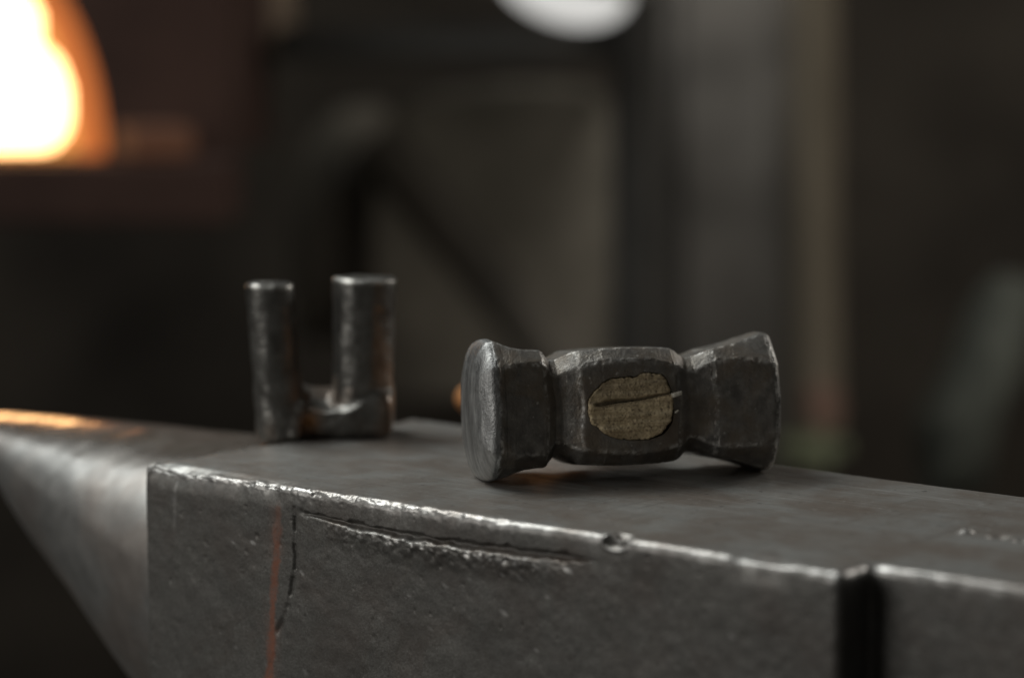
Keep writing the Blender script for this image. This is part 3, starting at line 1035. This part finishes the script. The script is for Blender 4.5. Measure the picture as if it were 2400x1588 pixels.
M_PANEL = mat_plain("warm_grey_sheet", (0.085, 0.078, 0.064), (0.165, 0.150, 0.124), 9, 0.9)
M_DRUM = mat_plain("dim_iron", (0.055, 0.048, 0.038), (0.105, 0.092, 0.073), 11, 0.8)
M_DARK = mat_plain("blackened_iron", (0.015, 0.0145, 0.013), (0.028, 0.026, 0.023), 8, 0.8)
M_DULL = mat_plain("dull_bar", (0.045, 0.040, 0.033), (0.080, 0.071, 0.058), 8, 0.8)
M_GREYCOL = mat_plain("grey_painted_duct", (0.024, 0.0225, 0.020), (0.068, 0.064, 0.058), 8, 0.75)
M_POST = mat_plain("old_timber", (0.05, 0.042, 0.030), (0.105, 0.088, 0.065), 9, 0.85, 0, (3, 3, .5))
M_GREEN = mat_plain("dull_green_canvas", (0.026, 0.028, 0.023), (0.066, 0.069, 0.058), 14, 0.85)
M_JAR = mat_plain("dark_green_glaze", (0.09, 0.10, 0.06), (0.13, 0.14, 0.09), 9, 0.5)
M_RED = mat_plain("red_brown_rag", (0.08, 0.05, 0.038), (0.13, 0.08, 0.06), 15, 0.9)
M_BROWN = mat_plain("brown_leather", (0.16, 0.115, 0.08), (0.22, 0.165, 0.12), 10, 0.8)

def bulged(name, pts, Y, depth, mat, label, cat, rings=24, n=160, power=3.0):
    """a closed bulging body: flat back, domed front, with the given outline"""
    q = resample([tuple(p) for p in pts], n)
    for _ in range(8):
        q = (np.roll(q, 1, 0) + 2 * q + np.roll(q, -1, 0)) / 4
    w = np.array([px(a, b, Y)[:] for a, b in q])
    c = w.mean(0)
    w = w - c
    rows = []
    for t in np.concatenate([np.linspace(.001, .8, rings // 2), np.linspace(.82, 1, rings)]):
        r = w * t
        r[:, 1] = -depth * (1 - t ** power) ** .7
        rows.append(r)
    r = w * 1.0; r[:, 1] = depth * .5; rows.append(r)
    r = w * .001; r[:, 1] = depth * .5; rows.append(r)
    o = link(name, grid_mesh(name, np.array(rows), None, wrap=True), mat)
    o.location = c
    return tag(o, label, cat)

bulged("metal_hood", [(890, 930), (872, 560), (882, 330), (965, 225), (1200, 190), (1400, 200), (1450, 280), (1450, 930)], 2.85, .010, M_PANEL,
       "broad warm grey sheet metal hood standing blurred behind the tools", "metal hood")
bulged("drum", [(690, 800), (672, 520), (715, 340), (790, 250), (900, 240), (980, 400), (980, 800)], 3.0, .10, M_DRUM,
       "dim rounded iron drum half hidden behind the left side of the grey hood", "drum")
rod("iron_bar", px(880, 330, 2.70), px(1400, 960, 2.62), .030, M_DULL,
    "dark iron bar leaning diagonally across the grey sheet metal hood", "iron bar")
slab("shade_slab", [(640, 62), (1505, 58), (1505, 140), (640, 145)], 2.46, .34, M_DARK,  # added dark slab, throws shade on the top of the hood
     "black slab added above the grey hood to shade its top", "shelf", .006)
rod("iron_column", px(1495, 1300, 2.45), px(1495, -150, 2.45), .026, M_DARK,
    "black iron column between the grey hood and the tall grey duct", "column")
slab("duct", [(1565, 1150), (1560, -120), (1850, -120), (1840, 1150)], 2.75, .12, M_GREYCOL,
     "tall grey painted duct rising behind the right end of the hammer", "duct", .02)
rod("timber_post", px(1915, 1010, 2.5), px(1905, -120, 2.5), .026, M_POST,
    "slim weathered timber post standing beside the tall grey duct", "post", 1.0, 12)
slab("rag", [(1885, 905), (1975, 900), (1985, 1000), (1895, 1010)], 2.42, .03, M_RED,
     "red brown rag hanging low on the timber post", "rag", .008)

bulged("canvas_bag", [(2290, 700), (2350, 640), (2440, 660), (2420, 820), (2330, 1000), (2300, 1170), (2170, 1170), (2150, 1000), (2230, 850)], 2.62, .07, M_GREEN,
       "dull grey green canvas bag hanging blurred at the far right", "bag")
slab("apron_strip", [(575, -60), (685, -60), (690, 110), (640, 150), (580, 120)], 2.75, .03, M_BROWN,
     "brown leather strip hanging from above between the forge and the hood", "leather strip", .008)
slab("moss_jar", [(1835, 1000), (1990, 1000), (2000, 1110), (1825, 1110)], 2.6, .07, M_JAR,
     "dark green jar low down at the foot of the timber post", "jar", .02, 4)

# ------------------------------------------------------------------ lamp
lamp = empty("work_lamp", px(1318, -50, 2.4), 0, "round white work lamp glowing at the top of the picture", "lamp", rot=(math.radians(10), math.radians(20), 0))
M_LAMP = mat_emit("lit_lamp_globe", (1.0, 0.99, 0.95), 0.66)
bm = bmesh.new()
bmesh.ops.create_uvsphere(bm, u_segments=48, v_segments=24, radius=1)
bmesh.ops.scale(bm, vec=(.070, .05, .043), verts=bm.verts)
from_bm("globe", bm, M_LAMP, lamp)
bm = bmesh.new()
prof = [(.020, .062), (.045, .050), (.070, .028), (.088, .004), (.091, .004), (.073, .031), (.047, .054), (.020, .066)]
th = np.linspace(0, 2 * np.pi, 48, endpoint=False)
P = np.array([[(r * math.cos(a) - .012, r * math.sin(a), z + .008) for a in th] for r, z in prof])
link("lamp_shade", grid_mesh("lamp_shade", P, None, wrap=True), mat_plain("grey_enamel", (0.25, 0.25, 0.24), (0.33, 0.33, 0.32), 10, 0.4), lamp)
